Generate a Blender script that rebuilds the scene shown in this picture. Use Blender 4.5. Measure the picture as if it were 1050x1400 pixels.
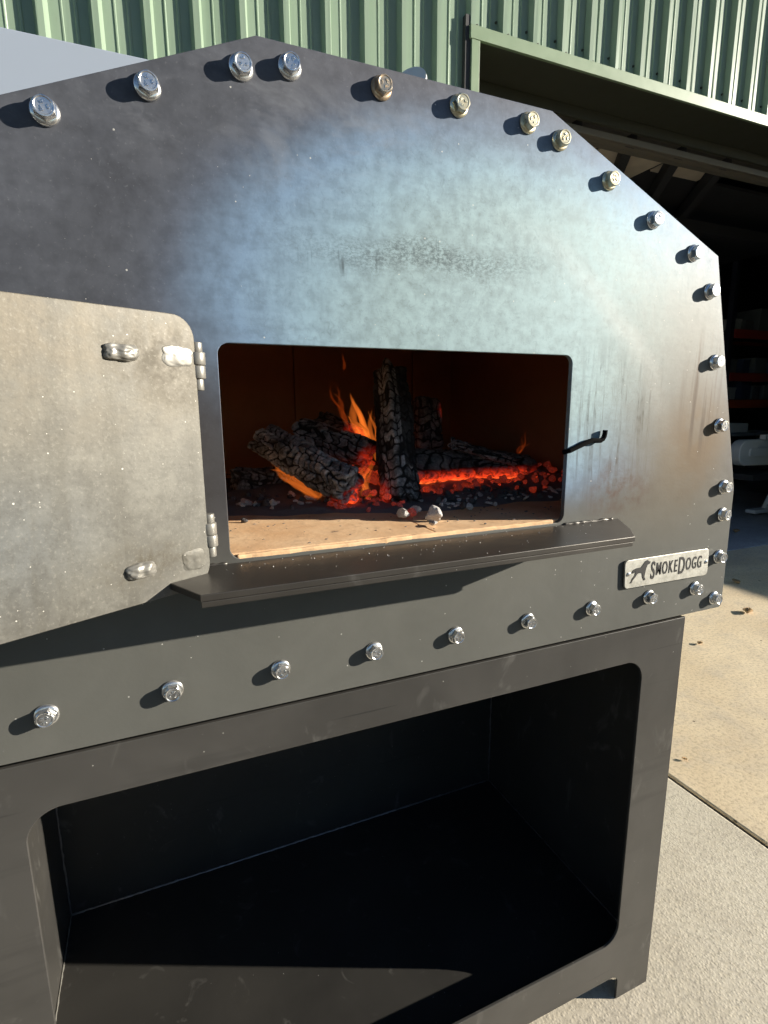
import bpy, bmesh, math, random
import numpy as np
from mathutils import Vector, Matrix, noise as mnoise

for o in list(bpy.data.objects): bpy.data.objects.remove(o)
scene = bpy.context.scene
COL = scene.collection
R = math.radians
S, G = 0.65, 1.92                      # metres per layout unit, camera height in units
def W(x, y, z): return Vector((x*S, y*S, (z+G)*S))

# ------------------------------------------------------------------ camera
cam = bpy.data.cameras.new('camera'); camo = bpy.data.objects.new('camera', cam); COL.objects.link(camo)
yaw, pitch, roll = 0.403757, 0.195313, -0.0071255
fw = Vector((math.sin(yaw)*math.cos(pitch), math.cos(yaw)*math.cos(pitch), -math.sin(pitch)))
rt = Vector((math.cos(yaw), -math.sin(yaw), 0)); up = rt.cross(fw)
r2 = rt*math.cos(roll)+up*math.sin(roll); u2 = -rt*math.sin(roll)+up*math.cos(roll)
camo.matrix_world = Matrix.Translation(W(0, -1, 0)) @ Matrix((r2, u2, -fw)).transposed().to_4x4()
cam.sensor_fit = 'VERTICAL'; cam.sensor_height = 36; cam.sensor_width = 27
cam.lens = 737.84/1400*36; cam.clip_start = 0.02; cam.clip_end = 500
scene.camera = camo

# ------------------------------------------------------------------ sky and sun
SUN = Vector((1.0, -0.45, 0.3125)).normalized()
elev = math.asin(SUN.z); azim = math.atan2(SUN.x, SUN.y)
world = bpy.data.worlds.new('World'); scene.world = world; world.use_nodes = True
wn = world.node_tree.nodes; wl = world.node_tree.links
sky = wn.new('ShaderNodeTexSky'); sky.sky_type = 'NISHITA'; sky.sun_disc = False
sky.sun_elevation = elev; sky.sun_rotation = azim; sky.altitude = 100; sky.air_density = 0.8; sky.dust_density = 0.15; sky.ozone_density = 2.0
bg = wn['Background']; bg.inputs['Strength'].default_value = 0.05
wl.new(sky.outputs[0], bg.inputs['Color'])
sun = bpy.data.lights.new('sun', 'SUN'); sun.energy = 5.0; sun.angle = R(0.5); sun.color = (1, 0.92, 0.79)
suno = bpy.data.objects.new('sun', sun); COL.objects.link(suno)
suno.rotation_euler = (-SUN).to_track_quat('-Z', 'Y').to_euler(); suno.location = SUN*30
scene.view_settings.view_transform = 'Standard'; scene.view_settings.look = 'None'
scene.view_settings.gamma = 1; scene.view_settings.use_curve_mapping = False
scene.view_settings.exposure = 1.15
scene.render.engine = 'CYCLES'
cy = scene.cycles; cy.max_bounces = 6; cy.diffuse_bounces = 3; cy.glossy_bounces = 3; cy.transparent_max_bounces = 10; cy.use_adaptive_sampling = True; cy.adaptive_threshold = .03; cy.caustics_reflective = False; cy.caustics_refractive = False

# ------------------------------------------------------------------ node helpers
class NT:
    def __init__(s, name):
        s.m = bpy.data.materials.new(name); s.m.use_nodes = True
        s.t = s.m.node_tree; s.p = s.t.nodes['Principled BSDF']; s.out = s.t.nodes['Material Output']
        s.tc = s.t.nodes.new('ShaderNodeTexCoord')
    def put(s, sock, v):
        if isinstance(v, bpy.types.NodeSocket): s.t.links.new(v, sock)
        elif v is not None:
            if sock.type == 'RGBA' and len(v) == 3: v = (*v, 1)
            sock.default_value = v
    def co(s, kind='Object'): return s.tc.outputs[kind]
    def mapping(s, v, loc=(0,0,0), rot=(0,0,0), scale=(1,1,1)):
        n = s.t.nodes.new('ShaderNodeMapping'); s.put(n.inputs[0], v)
        n.inputs[1].default_value = loc; n.inputs[2].default_value = rot; n.inputs[3].default_value = scale
        return n.outputs[0]
    def noise(s, v, scale=5, detail=4, rough=.55, dist=0, col=False):
        n = s.t.nodes.new('ShaderNodeTexNoise'); s.put(n.inputs['Vector'], v); n.inputs['Scale'].default_value = scale
        n.inputs['Detail'].default_value = min(detail, 3.0 if scale > 30 else 4.0); n.inputs['Roughness'].default_value = rough; n.inputs['Distortion'].default_value = dist
        return n.outputs['Color' if col else 'Fac']
    def vor(s, v, scale=5, feature='F1', out='Distance', rnd=1):
        n = s.t.nodes.new('ShaderNodeTexVoronoi'); n.feature = feature; s.put(n.inputs['Vector'], v)
        n.inputs['Scale'].default_value = scale; n.inputs['Randomness'].default_value = rnd
        return n.outputs[out]
    def ramp(s, f, stops, mode='LINEAR'):
        n = s.t.nodes.new('ShaderNodeValToRGB'); s.put(n.inputs[0], f); e = n.color_ramp.elements
        n.color_ramp.interpolation = mode
        while len(e) < len(stops): e.new(.5)
        for k, (p, c) in enumerate(stops):
            e[k].position = p; e[k].color = (c, c, c, 1) if isinstance(c, (int, float)) else (*c, 1)
        return n.outputs[0]
    def mix(s, f, a, b, mode='MIX'):
        n = s.t.nodes.new('ShaderNodeMix'); n.data_type = 'RGBA'; n.blend_type = mode
        s.put(n.inputs[0], f); s.put(n.inputs[6], a); s.put(n.inputs[7], b); return n.outputs[2]
    def math(s, op, a, b=0.0, c=None, clamp=False):
        n = s.t.nodes.new('ShaderNodeMath'); n.operation = op; n.use_clamp = clamp
        s.put(n.inputs[0], a); s.put(n.inputs[1], b)
        if c is not None: s.put(n.inputs[2], c)
        return n.outputs[0]
    def sstep(s, v, a, b, lo=0., hi=1.):
        n = s.t.nodes.new('ShaderNodeMapRange'); n.interpolation_type = 'SMOOTHSTEP'
        s.put(n.inputs[0], v); n.inputs[1].default_value = a; n.inputs[2].default_value = b
        n.inputs[3].default_value = lo; n.inputs[4].default_value = hi; return n.outputs[0]
    def xyz(s, v):
        n = s.t.nodes.new('ShaderNodeSeparateXYZ'); s.put(n.inputs[0], v); return n.outputs
    def blob(s, v, c, r, soft=1.0):
        """1 inside an ellipse in x,z around c, falling to 0"""
        x, y, z = s.xyz(v)
        a = s.math('MULTIPLY', s.math('SUBTRACT', x, c[0]), 1/r[0]); b = s.math('MULTIPLY', s.math('SUBTRACT', z, c[1]), 1/r[1])
        d = s.math('SQRT', s.math('ADD', s.math('MULTIPLY', a, a), s.math('MULTIPLY', b, b)))
        return s.sstep(d, 1.0, max(0., 1-soft))
    def bump(s, h, strength=.3, dist=.002, prev=None):
        n = s.t.nodes.new('ShaderNodeBump'); s.put(n.inputs['Height'], h); n.inputs['Strength'].default_value = strength
        n.inputs['Distance'].default_value = dist
        if prev is not None: s.t.links.new(prev, n.inputs['Normal'])
        return n.outputs[0]
    def attr(s, name, out='Fac'):
        n = s.t.nodes.new('ShaderNodeAttribute'); n.attribute_name = name; return n.outputs[out]
    def objrand(s):
        n = s.t.nodes.new('ShaderNodeObjectInfo'); return n.outputs['Random']
    def set(s, color=None, rough=None, metal=None, normal=None, spec=None, emit=None, estr=None, coat=None):
        P = s.p.inputs
        for k, v in (('Base Color', color), ('Roughness', rough), ('Metallic', metal), ('Normal', normal), ('Specular IOR Level', spec), ('Emission Color', emit), ('Emission Strength', estr), ('Coat Weight', coat)):
            if v is not None: s.put(P[k], v)
        return s.m
M = {}

# ------------------------------------------------------------------ mesh helpers
def base_of(parent):
    v = Vector((0, 0, 0))
    while parent is not None: v = v+parent.location; parent = parent.parent
    return v
def link(o, parent=None, mat=None):
    COL.objects.link(o)
    if parent is not None: o.parent = parent
    if mat is not None and o.type == 'MESH':
        if not o.data.materials: o.data.materials.append(mat)
    return o
def tag(o, label=None, cat=None, group=None, kind=None):
    if label: o['label'] = label
    if cat: o['category'] = cat
    if group: o['group'] = group
    if kind: o['kind'] = kind
    return o
def thing(name, loc, label, cat, group=None):
    o = bpy.data.objects.new(name, None); o.empty_display_size = .05; o.location = loc; COL.objects.link(o)
    return tag(o, label, cat, group)
def mesh_obj(name, verts, faces, mat, parent=None, smooth=False, origin=None):
    """verts in world space; a part keeps its own origin at its thing's base"""
    b = base_of(parent) if origin is None else Vector(origin)
    me = bpy.data.meshes.new(name)
    me.from_pydata([tuple(Vector(v)-b) for v in verts], [], faces); me.update()
    if smooth: me.polygons.foreach_set('use_smooth', [True]*len(me.polygons))
    o = bpy.data.objects.new(name, me)
    if origin is not None: o.location = Vector(origin)-base_of(parent)
    return link(o, parent, mat)
def bm_obj(name, bm, mat, parent=None, smooth=False, origin=None):
    b = base_of(parent) if origin is None else Vector(origin)
    bmesh.ops.translate(bm, verts=bm.verts, vec=-b)
    me = bpy.data.meshes.new(name); bm.to_mesh(me); bm.free()
    if smooth: me.polygons.foreach_set('use_smooth', [True]*len(me.polygons))
    o = bpy.data.objects.new(name, me)
    if origin is not None: o.location = Vector(origin)-base_of(parent)
    return link(o, parent, mat)
def add_box(bm, lo, hi, bevel=0.0, mat4=None):
    lo = Vector(lo); hi = Vector(hi)
    r = bmesh.ops.create_cube(bm, size=1)
    vs = r['verts']
    for v in vs: v.co = Vector([lo[i]+(v.co[i]+.5)*(hi[i]-lo[i]) for i in range(3)])
    if bevel > 0:
        es = list({e for v in vs for e in v.link_edges})
        rr = bmesh.ops.bevel(bm, geom=es, offset=bevel, segments=2, affect='EDGES', profile=.6)
        vs = list({v for f in rr['faces'] for v in f.verts} | {v for v in vs if v.is_valid})
    if mat4 is not None: bmesh.ops.transform(bm, matrix=mat4, verts=vs)
    return vs
def box(name, lo, hi, mat, parent=None, bevel=0.0, mat4=None):
    """lo / hi in layout units"""
    bm = bmesh.new(); add_box(bm, W(*lo), W(*hi), bevel, mat4); return bm_obj(name, bm, mat, parent)
def round_poly(pts, rad, n=8):
    out = []; N = len(pts)
    for i in range(N):
        p = Vector(pts[i]); a = Vector(pts[i-1]); b = Vector(pts[(i+1) % N])
        r = rad[i] if isinstance(rad, (list, tuple)) else rad
        if r <= 0: out.append(tuple(p)); continue
        da = (a-p).normalized(); db = (b-p).normalized(); ang = da.angle(db)
        t = r/math.tan(ang/2); c = p+(da+db).normalized()*(r/math.sin(ang/2))
        s0 = p+da*t-c; s1 = p+db*t-c
        tot = math.atan2(s0.x*s1.y-s0.y*s1.x, s0.dot(s1))
        for k in range(n+1):
            q = tot*k/n; out.append((c.x+s0.x*math.cos(q)-s0.y*math.sin(q), c.y+s0.x*math.sin(q)+s0.y*math.cos(q)))
    return out
def plate(name, outer, holes, mat4, thick, mat, parent=None, bevel=0.0008):
    """flat plate in its local xy (metres), thickness along local z centred on 0, moved by mat4 into the world"""
    cu = bpy.data.curves.new(name, 'CURVE'); cu.dimensions = '2D'; cu.fill_mode = 'BOTH'
    cu.extrude = thick/2-bevel; cu.bevel_depth = bevel; cu.bevel_resolution = 1; cu.offset = -bevel
    for ring in [outer]+list(holes):
        sp = cu.splines.new('POLY'); sp.points.add(len(ring)-1); sp.use_cyclic_u = True
        for q, (x, y) in zip(sp.points, ring): q.co = (x, y, 0, 1)
    tmp = bpy.data.objects.new('tmp', cu); COL.objects.link(tmp)
    dg = bpy.context.evaluated_depsgraph_get(); me = bpy.data.meshes.new_from_object(tmp.evaluated_get(dg))
    bpy.data.objects.remove(tmp); bpy.data.curves.remove(cu)
    me.transform(Matrix.Translation(-base_of(parent)) @ mat4); me.name = name; me.materials.clear()
    me.polygons.foreach_set('use_smooth', [False]*len(me.polygons))
    o = bpy.data.objects.new(name, me); return link(o, parent, mat)
FRONT = Matrix(((1, 0, 0, 0), (0, 0, -1, 0), (0, 1, 0, 0), (0, 0, 0, 1)))     # xy -> xz facing -y
def XZ(pts): return [(x*S, (z+G)*S) for x, z in pts]
def FR(y): return Matrix.Translation((0, y*S, 0)) @ FRONT
def tube(bm, pts, rad, n=10, cap=True):
    pts = [Vector(p) for p in pts]; rings = []
    for i, p in enumerate(pts):
        d = (pts[min(i+1, len(pts)-1)]-pts[max(i-1, 0)]).normalized()
        a = d.orthogonal() if i == 0 else (rings_a - d*rings_a.dot(d))
        a = a.normalized(); rings_a = a; b = d.cross(a)
        r = rad[i] if isinstance(rad, (list, tuple)) else rad
        rings.append([bm.verts.new(p+(a*math.cos(k*2*math.pi/n)+b*math.sin(k*2*math.pi/n))*r) for k in range(n)])
    for i in range(len(rings)-1):
        for k in range(n): bm.faces.new((rings[i][k], rings[i][(k+1) % n], rings[i+1][(k+1) % n], rings[i+1][k]))
    if cap:
        bm.faces.new(list(reversed(rings[0]))); bm.faces.new(rings[-1])
    return rings

# ------------------------------------------------------------------ materials
def speckle(n, v, scale, thr):
    d = n.vor(v, scale); c = n.xyz(n.vor(v, scale, out='Color'))
    keep = n.math('GREATER_THAN', c[0], thr)
    sz = n.math('MULTIPLY_ADD', c[1], .09, .03)
    return n.math('MULTIPLY', n.math('LESS_THAN', d, sz), keep)

def mat_front():
    n = NT('heat_blued_steel'); v = n.mapping(n.co(), loc=(.507, 0, -.595), scale=(1/S, 1/S, 1/S))   # layout units x, z
    warp = n.noise(v, 3.2, 5, .6, col=True)
    vw = n.mix(.06, v, warp, 'LINEAR_LIGHT')
    cloud = n.noise(v, 4.5, 6, .62, .6); fine = n.noise(v, 34, 5, .65); grit = n.noise(v, 150, 3, .7)
    base = n.mix(n.ramp(cloud, [(.30, 0), (.72, 1)]), (.062, .066, .078), (.100, .107, .126))
    # temper colours above and right of the mouth, sky reflection and sheen painted in
    tz = n.blob(vw, (.78, .17), (.92, .53), .66)
    tcol = n.ramp(tz, [(0, (.06, .062, .078)), (.2, (.095, .122, .175)), (.48, (.162, .247, .358)), (.78, (.228, .335, .408)), (1, (.258, .352, .375))])
    col = n.mix(n.sstep(tz, 0, .4), base, tcol)
    pale = n.blob(vw, (1.30, .16), (.40, .42), .95)
    col = n.mix(n.math('MULTIPLY', pale, .9), col, (.185, .182, .16))
    # faint curved highlight painted into the plate's colour
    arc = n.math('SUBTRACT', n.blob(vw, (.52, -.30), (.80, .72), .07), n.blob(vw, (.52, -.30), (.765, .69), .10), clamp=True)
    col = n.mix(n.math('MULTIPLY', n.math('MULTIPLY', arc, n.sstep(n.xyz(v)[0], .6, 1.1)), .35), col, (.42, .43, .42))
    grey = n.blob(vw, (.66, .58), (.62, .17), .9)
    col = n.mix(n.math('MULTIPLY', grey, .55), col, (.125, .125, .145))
    # mottling, scratches of scale
    col = n.mix(n.ramp(fine, [(.36, .42), (.60, 0)]), col, n.mix(.6, col, (.02, .02, .022)))
    col = n.mix(n.math('MULTIPLY', n.ramp(grit, [(.60, 0), (.74, 1)]), .14), col, n.mix(.5, col, (.7, .72, .72)))
    # pale smears wiped along the top of the plate
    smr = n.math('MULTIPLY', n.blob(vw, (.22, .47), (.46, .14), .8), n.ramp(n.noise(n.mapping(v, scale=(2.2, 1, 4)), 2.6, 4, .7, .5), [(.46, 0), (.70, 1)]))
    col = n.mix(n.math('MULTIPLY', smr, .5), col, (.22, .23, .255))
    mott = n.math('MULTIPLY', n.ramp(n.noise(v, 70, 4, .7, 1.5), [(.56, 0), (.63, 1)]), n.math('MULTIPLY', tz, .16))
    col = n.mix(mott, col, (.035, .042, .045))
    brush = n.noise(n.mapping(v, rot=(0, R(-7), 0), scale=(3.5, 1, 24)), 1.3, 4, .7, 1.6)
    col = n.mix(n.math('MULTIPLY', n.ramp(brush, [(.40, 1), (.62, 0)]), .10), col, n.mix(.7, col, (.03, .034, .04)))
    # oily stain with drips over the mouth
    st = n.blob(vw, (.52, .285), (.38, .045), .9)
    drip = n.noise(n.mapping(v, scale=(26, 1, 3.2)), 1.5, 3, .6)
    std = n.math('MULTIPLY', st, n.ramp(n.noise(n.mapping(v, scale=(.6, 1, 1)), 170, 4, .8), [(.40, 1), (.60, 0)]))
    col = n.mix(n.math('MULTIPLY', std, .55), col, (.018, .020, .021))
    dr = n.math('MULTIPLY', n.blob(v, (.36, .262), (.13, .034), .6), n.ramp(drip, [(.55, 0), (.66, 1)]))
    col = n.mix(n.math('MULTIPLY', dr, .6), col, (.016, .018, .019))
    # lower steel, plain dark olive mill scale
    x, y, z = n.xyz(vw)
    low = n.sstep(z, -.12, -.30); col = n.mix(low, col, n.mix(cloud, (.082, .083, .075), (.130, .130, .118)))
    # vertical runs right of the mouth
    runs = n.noise(n.mapping(v, scale=(62, 1, 3.4)), 1.0, 4, .7, .5)
    rm = n.math('MULTIPLY', n.blob(vw, (1.04, -.06), (.26, .23), .7), n.ramp(runs, [(.50, 0), (.60, 1)]))
    rm = n.math('MULTIPLY', rm, n.ramp(fine, [(.38, .2), (.6, 1)]))
    col = n.mix(n.math('MULTIPLY', rm, .6), col, (.05, .045, .04))
    # rust bloom and rust runs
    tn = n.blob(vw, (1.27, -.12), (.42, .34), .95); col = n.mix(n.math('MULTIPLY', tn, .9), col, (.125, .104, .072))
    ru = n.math('MULTIPLY', n.blob(vw, (1.33, -.10), (.17, .24), .9), n.ramp(n.noise(v, 9, 5, .65), [(.28, 0.2), (.52, 1)]))
    col = n.mix(n.math('MULTIPLY', ru, .85), col, (.115, .074, .036))
    ru2 = n.math('MULTIPLY', n.blob(vw, (1.07, -.20), (.17, .10), .95), n.ramp(n.noise(v, 24, 5, .7), [(.42, 0), (.62, 1)]))
    col = n.mix(n.math('MULTIPLY', ru2, .8), col, (.085, .05, .035))
    rr = n.math('MULTIPLY', n.blob(v, (1.335, .02), (.10, .20), .7), n.ramp(n.noise(n.mapping(v, scale=(44, 1, 2)), 1.0, 3, .6), [(.50, 0), (.62, 1)]))
    col = n.mix(n.math('MULTIPLY', rr, .95), col, (.055, .034, .018))
    # blurred dark reflection painted into the plate left of the mouth
    so = n.math('MULTIPLY', n.blob(vw, (.10, -.10), (.12, .30), .9), .7); col = n.mix(so, col, (.040, .034, .030))
    sp = speckle(n, v, 85, .93); sp2 = speckle(n, n.mapping(v, loc=(3, 0, 1)), 80, .93)
    spk = n.math('MAXIMUM', sp, sp2)
    col = n.mix(n.math('MULTIPLY', spk, .7), col, (.55, .54, .50))
    rough = n.math('ADD', n.math('MULTIPLY_ADD', fine, .20, .45), n.math('MULTIPLY', n.math('MAXIMUM', std, rm), .2))
    rough = n.math('MULTIPLY_ADD', low, -.05, rough)
    b = n.bump(grit, .14, .0006); b = n.bump(fine, .10, .0012, b); b = n.bump(n.noise(v, 14, 3, .5), .08, .003, b)
    return n.set(col, rough, n.math('MULTIPLY_ADD', low, -.10, n.math('MULTIPLY_ADD', spk, -.10, .14)), b, spec=.22)
M['front'] = mat_front()

def mat_door():
    n = NT('door_inner_steel'); v = n.mapping(n.co(), loc=(.507, 0, -.595), scale=(1/S,)*3)
    c1 = n.noise(v, 6, 6, .65, .8); c2 = n.noise(v, 40, 5, .7); gr = n.noise(v, 190, 3, .7)
    col = n.mix(n.ramp(c1, [(.33, 0), (.68, 1)]), (.105, .101, .088), (.165, .160, .138))
    x, y, z = n.xyz(v)
    tan = n.math('MULTIPLY', n.sstep(z, -.14, .12), n.ramp(n.noise(v, 9, 5, .7), [(.36, .25), (.56, 1)]))
    col = n.mix(n.math('MULTIPLY', tan, .55), col, (.160, .130, .086))
    cool = n.blob(v, (-.18, -.18), (.16, .14), .95); col = n.mix(n.math('MULTIPLY', cool, .6), col, (.105, .115, .12))
    runs = n.noise(n.mapping(v, scale=(22, 22, 2)), 1.0, 4, .65, .4)
    col = n.mix(n.math('MULTIPLY', n.ramp(runs, [(.48, 0), (.66, 1)]), .4), col, (.08, .074, .058))
    for cx, cz, rx, rz in ((0.005, .075, .10, .08), (-.02, -.245, .13, .055), (.045, .05, .05, .09)):
        col = n.mix(n.math('MULTIPLY', n.math('MULTIPLY', n.blob(v, (cx, cz), (rx, rz), .9), n.ramp(c2, [(.35, 0), (.6, 1)])), .85), col, (.055, .046, .03))
    col = n.mix(n.ramp(c2, [(.36, .55), (.58, 0)]), col, n.mix(.5, col, (.035, .032, .026)))
    col = n.mix(n.math('MULTIPLY', n.ramp(gr, [(.56, 0), (.72, 1)]), .22), col, (.34, .325, .28))
    col = n.mix(n.math('MULTIPLY', n.ramp(gr, [(.28, 1), (.44, 0)]), .35), col, (.05, .046, .038))
    spk = n.math('MAXIMUM', speckle(n, v, 110, .80), speckle(n, n.mapping(v, loc=(2, 1, 1)), 70, .93))
    col = n.mix(n.math('MULTIPLY', spk, .75), col, (.62, .60, .54))
    b = n.bump(gr, .16, .0006); b = n.bump(c2, .12, .0012, b)
    return n.set(col, n.math('MULTIPLY_ADD', c2, .25, .42), .25, b)
M['door'] = mat_door()

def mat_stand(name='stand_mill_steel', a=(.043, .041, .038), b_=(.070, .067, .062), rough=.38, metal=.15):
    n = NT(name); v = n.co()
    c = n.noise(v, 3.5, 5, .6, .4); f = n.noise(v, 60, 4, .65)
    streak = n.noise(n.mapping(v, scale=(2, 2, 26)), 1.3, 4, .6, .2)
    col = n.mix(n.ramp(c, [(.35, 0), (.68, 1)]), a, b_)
    col = n.mix(n.math('MULTIPLY', n.ramp(streak, [(.55, 0), (.68, 1)]), .35), col, (.03, .029, .028))
    scr = n.noise(n.mapping(v, rot=(0, R(-62), 0), scale=(2.2, 1, 90)), 1.6, 2, .5)
    col = n.mix(n.math('MULTIPLY', n.ramp(scr, [(.735, 0), (.755, 1)]), .6), col, (.02, .02, .02))
    smear = n.math('MULTIPLY', n.ramp(n.noise(n.mapping(v, loc=(1, 2, 0), scale=(9, 9, 5)), 1.4, 5, .7, 1), [(.60, 0), (.70, 1)]), .22)
    col = n.mix(smear, col, (.22, .215, .20))
    sp = speckle(n, v, 120, .95); col = n.mix(n.math('MULTIPLY', sp, .6), col, (.5, .49, .45))
    b = n.bump(f, .12, .0008); b = n.bump(n.noise(v, 5, 2, .5), .10, .004, b)
    return n.set(col, n.math('MULTIPLY_ADD', n.noise(v, 9, 4, .6), .16, rough-.06), metal, b, spec=.5)
M['stand'] = mat_stand()
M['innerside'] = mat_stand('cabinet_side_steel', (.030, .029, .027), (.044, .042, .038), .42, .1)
def simple(name, col, rough=.5, metal=0., nscale=30, var=.25, bump=.15, dist=.001):
    n = NT(name); v = n.co(); f = n.noise(v, nscale, 5, .65); g = n.noise(v, nscale*.13, 4, .6)
    dark = tuple(c*(1-var) for c in col); lite = tuple(min(1, c*(1+var)) for c in col)
    c = n.mix(n.math('MULTIPLY_ADD', f, .5, n.math('MULTIPLY', g, .5)), dark, lite)
    return n.set(c, n.math('MULTIPLY_ADD', f, .2, rough-.1), metal, n.bump(f, bump, dist))
M['body'] = simple('oven_shell_steel', (.06, .058, .06), .5, .7)
def mat_zinc(name, col, dirt, amount, rough):
    n = NT(name); v = n.mapping(n.co(), scale=(1, 1, 1)); r = n.objrand()
    vv = n.mix(1.0, v, r, 'ADD'); f = n.noise(vv, 160, 4, .65); g = n.noise(vv, 60, 3, .6)
    m = n.math('MULTIPLY', n.ramp(g, [(.40, 0), (.62, 1)]), amount)
    c = n.mix(m, col, dirt)
    return n.set(c, n.math('ADD', n.math('MULTIPLY_ADD', f, .14, rough), n.math('MULTIPLY', m, .22)), n.math('MULTIPLY_ADD', m, -.5, 1.0), n.bump(f, .10, .0005))
M['zinc'] = mat_zinc('zinc_bolt', (.80, .80, .79), (.42, .42, .40), .35, .12)
M['rusty'] = mat_zinc('rusty_gold_bolt', (.66, .55, .40), (.26, .15, .075), .75, .20)
M['gold'] = mat_zinc('yellowed_zinc_bolt', (.72, .68, .50), (.34, .28, .17), .6, .20)
M['weld'] = simple('weld_metal', (.24, .23, .205), .38, .35, 45, .35, .15, .0012)
M['seam'] = simple('weld_seam', (.30, .30, .32), .36, .9, 120, .3, .5, .002)
M['sill'] = mat_stand('sill_steel', (.055, .050, .044), (.09, .082, .072), .38, .5)
def mat_brick():
    n = NT('firebrick_hearth'); v = n.co(); f = n.noise(v, 46, 6, .7); g = n.noise(v, 9, 5, .65)
    col = n.mix(n.ramp(g, [(.32, 0), (.66, 1)]), (.62, .375, .19), (.74, .51, .30))
    col = n.mix(n.math('MULTIPLY', n.ramp(f, [(.54, 0), (.70, 1)]), .3), col, (.34, .20, .11))
    col = n.mix(n.ramp(n.noise(v, 22, 4, .7, .7), [(.66, 0), (.72, .8)]), col, (.055, .04, .032))
    return n.set(col, .9, 0, n.bump(f, .5, .0016))
M['brick'] = mat_brick()
M['brickedge'] = simple('pale_refractory_edge', (.60, .49, .29), .9, 0, 60, .3, .5, .002)
M['refr'] = simple('sooty_refractory', (.36, .17, .075), .9, 0, 20, .45, .3, .002)
M['ashfloor'] = simple('ash_dust', (.145, .14, .14), .95, 0, 70, .4, .7, .003)
M['black'] = simple('matte_black_bar', (.003, .003, .003), 1.0, 0, 60, .2, .1); M['black'].node_tree.nodes['Principled BSDF'].inputs['Specular IOR Level'].default_value = .1
def mat_tagplate():
    n = NT('brushed_stainless'); v = n.co(); br = n.noise(n.mapping(v, scale=(30, 30, 900)), 1.0, 4, .6); f = n.noise(v, 110, 4, .7)
    col = n.mix(n.ramp(f, [(.4, 0), (.7, 1)]), (.62, .61, .555), (.44, .43, .38))
    return n.set(col, n.math('MULTIPLY_ADD', br, .2, .36), .75, n.bump(br, .08, .0005))
M['tagplate'] = mat_tagplate()
M['ink'] = simple('cut_letter_dark', (.012, .011, .010), .7, 0, 200, .2, .05)

def mat_clad():
    n = NT('pale_green_cladding'); v = n.co(); f = n.noise(v, 40, 4, .6); g = n.noise(n.mapping(v, scale=(6, 6, .5)), 1.2, 5, .65)
    col = n.mix(n.ramp(g, [(.3, 0), (.7, 1)]), (.192, .265, .190), (.240, .318, .236))
    col = n.mix(n.math('MULTIPLY', n.ramp(n.noise(v, 14, 5, .75), [(.62, 0), (.72, 1)]), .25), col, (.20, .22, .15))
    return n.set(col, n.math('MULTIPLY_ADD', f, .12, .36), 0, n.bump(n.noise(v, 2.2, 2, .5), .15, .006), spec=.45)
M['clad'] = mat_clad()
M['trim'] = simple('green_flashing', (.20, .27, .17), .42, 0, 12, .14, .05)
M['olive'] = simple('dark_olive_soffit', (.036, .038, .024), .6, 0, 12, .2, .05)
M['roller'] = simple('brown_roller_curtain', (.16, .145, .115), .55, 0, 9, .25, .08)
M['dark'] = simple('shed_dark_steel', (.035, .035, .037), .7, 0, 6, .3, .1)
M['shedin'] = simple('shed_inner_lining', (.11, .112, .118), .8, 0, 4, .3, .1)
M['ply'] = simple('weathered_plywood', (.62, .54, .42), .8, 0, 7, .45, .2)
M['orange'] = simple('orange_rack_beam', (.60, .10, .03), .5, 0, 10, .2, .05)
M['redbeam'] = simple('dark_red_rack_beam', (.45, .05, .04), .5, 0, 10, .2, .05)
M['rackblue'] = simple('dark_rack_upright', (.03, .035, .06), .5, 0, 10, .2, .05)
M['machine'] = simple('white_machine_enamel', (.72, .72, .70), .4, 0, 14, .08, .05)
M['panel'] = simple('pale_blue_grey_panel', (.29, .335, .405), .45, 0, 3, .04, .03)
M['steelpale'] = simple('galvanised_steel', (.55, .56, .58), .35, .8, 40, .15, .1)
M['skip'] = simple('added_bin_paint', (.16, .10, .05), .6, 0, 5, .3, .2)
for k, c in (('boxbrown', (.20, .13, .07)), ('boxgrey', (.16, .17, .18)), ('boxblue', (.05, .07, .13)), ('boxwhite', (.45, .45, .45))): M[k] = simple('stored_'+k, c, .7, 0, 8, .25, .1)

def mat_conc(name, a, b_, stain, rough_bump, pebble):
    n = NT(name); v = n.co(); big = n.noise(v, 1.3, 6, .62, .5); mid = n.noise(v, 7, 6, .68); f = n.noise(v, 75, 5, .7)
    col = n.mix(n.ramp(big, [(.34, 0), (.66, 1)]), a, b_)
    col = n.mix(n.math('MULTIPLY', n.ramp(mid, [(.50, 0), (.70, 1)]), .55), col, stain)
    col = n.mix(n.math('MULTIPLY', n.ramp(n.noise(n.mapping(v, loc=(4, 1, 0)), 2.6, 4, .7, .8), [(.54, 0), (.68, 1)]), .45), col, stain)
    col = n.mix(n.math('MULTIPLY', n.ramp(f, [(.35, 1), (.52, 0)]), .45), col, tuple(c*.45 for c in a))
    hgt = f
    if pebble:
        pb = n.vor(v, 150); cc = n.xyz(n.vor(v, 150, out='Color'))[0]
        col = n.mix(n.math('MULTIPLY', n.ramp(cc, [(.55, 0), (.9, 1)]), .35), col, (.62, .55, .42))
        hgt = n.math('ADD', n.math('MULTIPLY', n.ramp(pb, [(0, 1), (.6, 0)]), .7), f)
    dots = speckle(n, v, 11, .80); col = n.mix(n.math('MULTIPLY', dots, .8), col, (.09, .06, .035))
    b = n.bump(hgt, rough_bump, .0028); b = n.bump(mid, .12, .010, b)
    return n.set(col, .85, 0, b, spec=.3)
M['slab'] = mat_conc('exposed_aggregate_concrete', (.57, .515, .41), (.64, .585, .475), (.47, .42, .34), .22, True)
M['drive'] = mat_conc('tan_weathered_concrete', (.64, .515, .345), (.80, .675, .48), (.52, .45, .355), .30, False)
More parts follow.
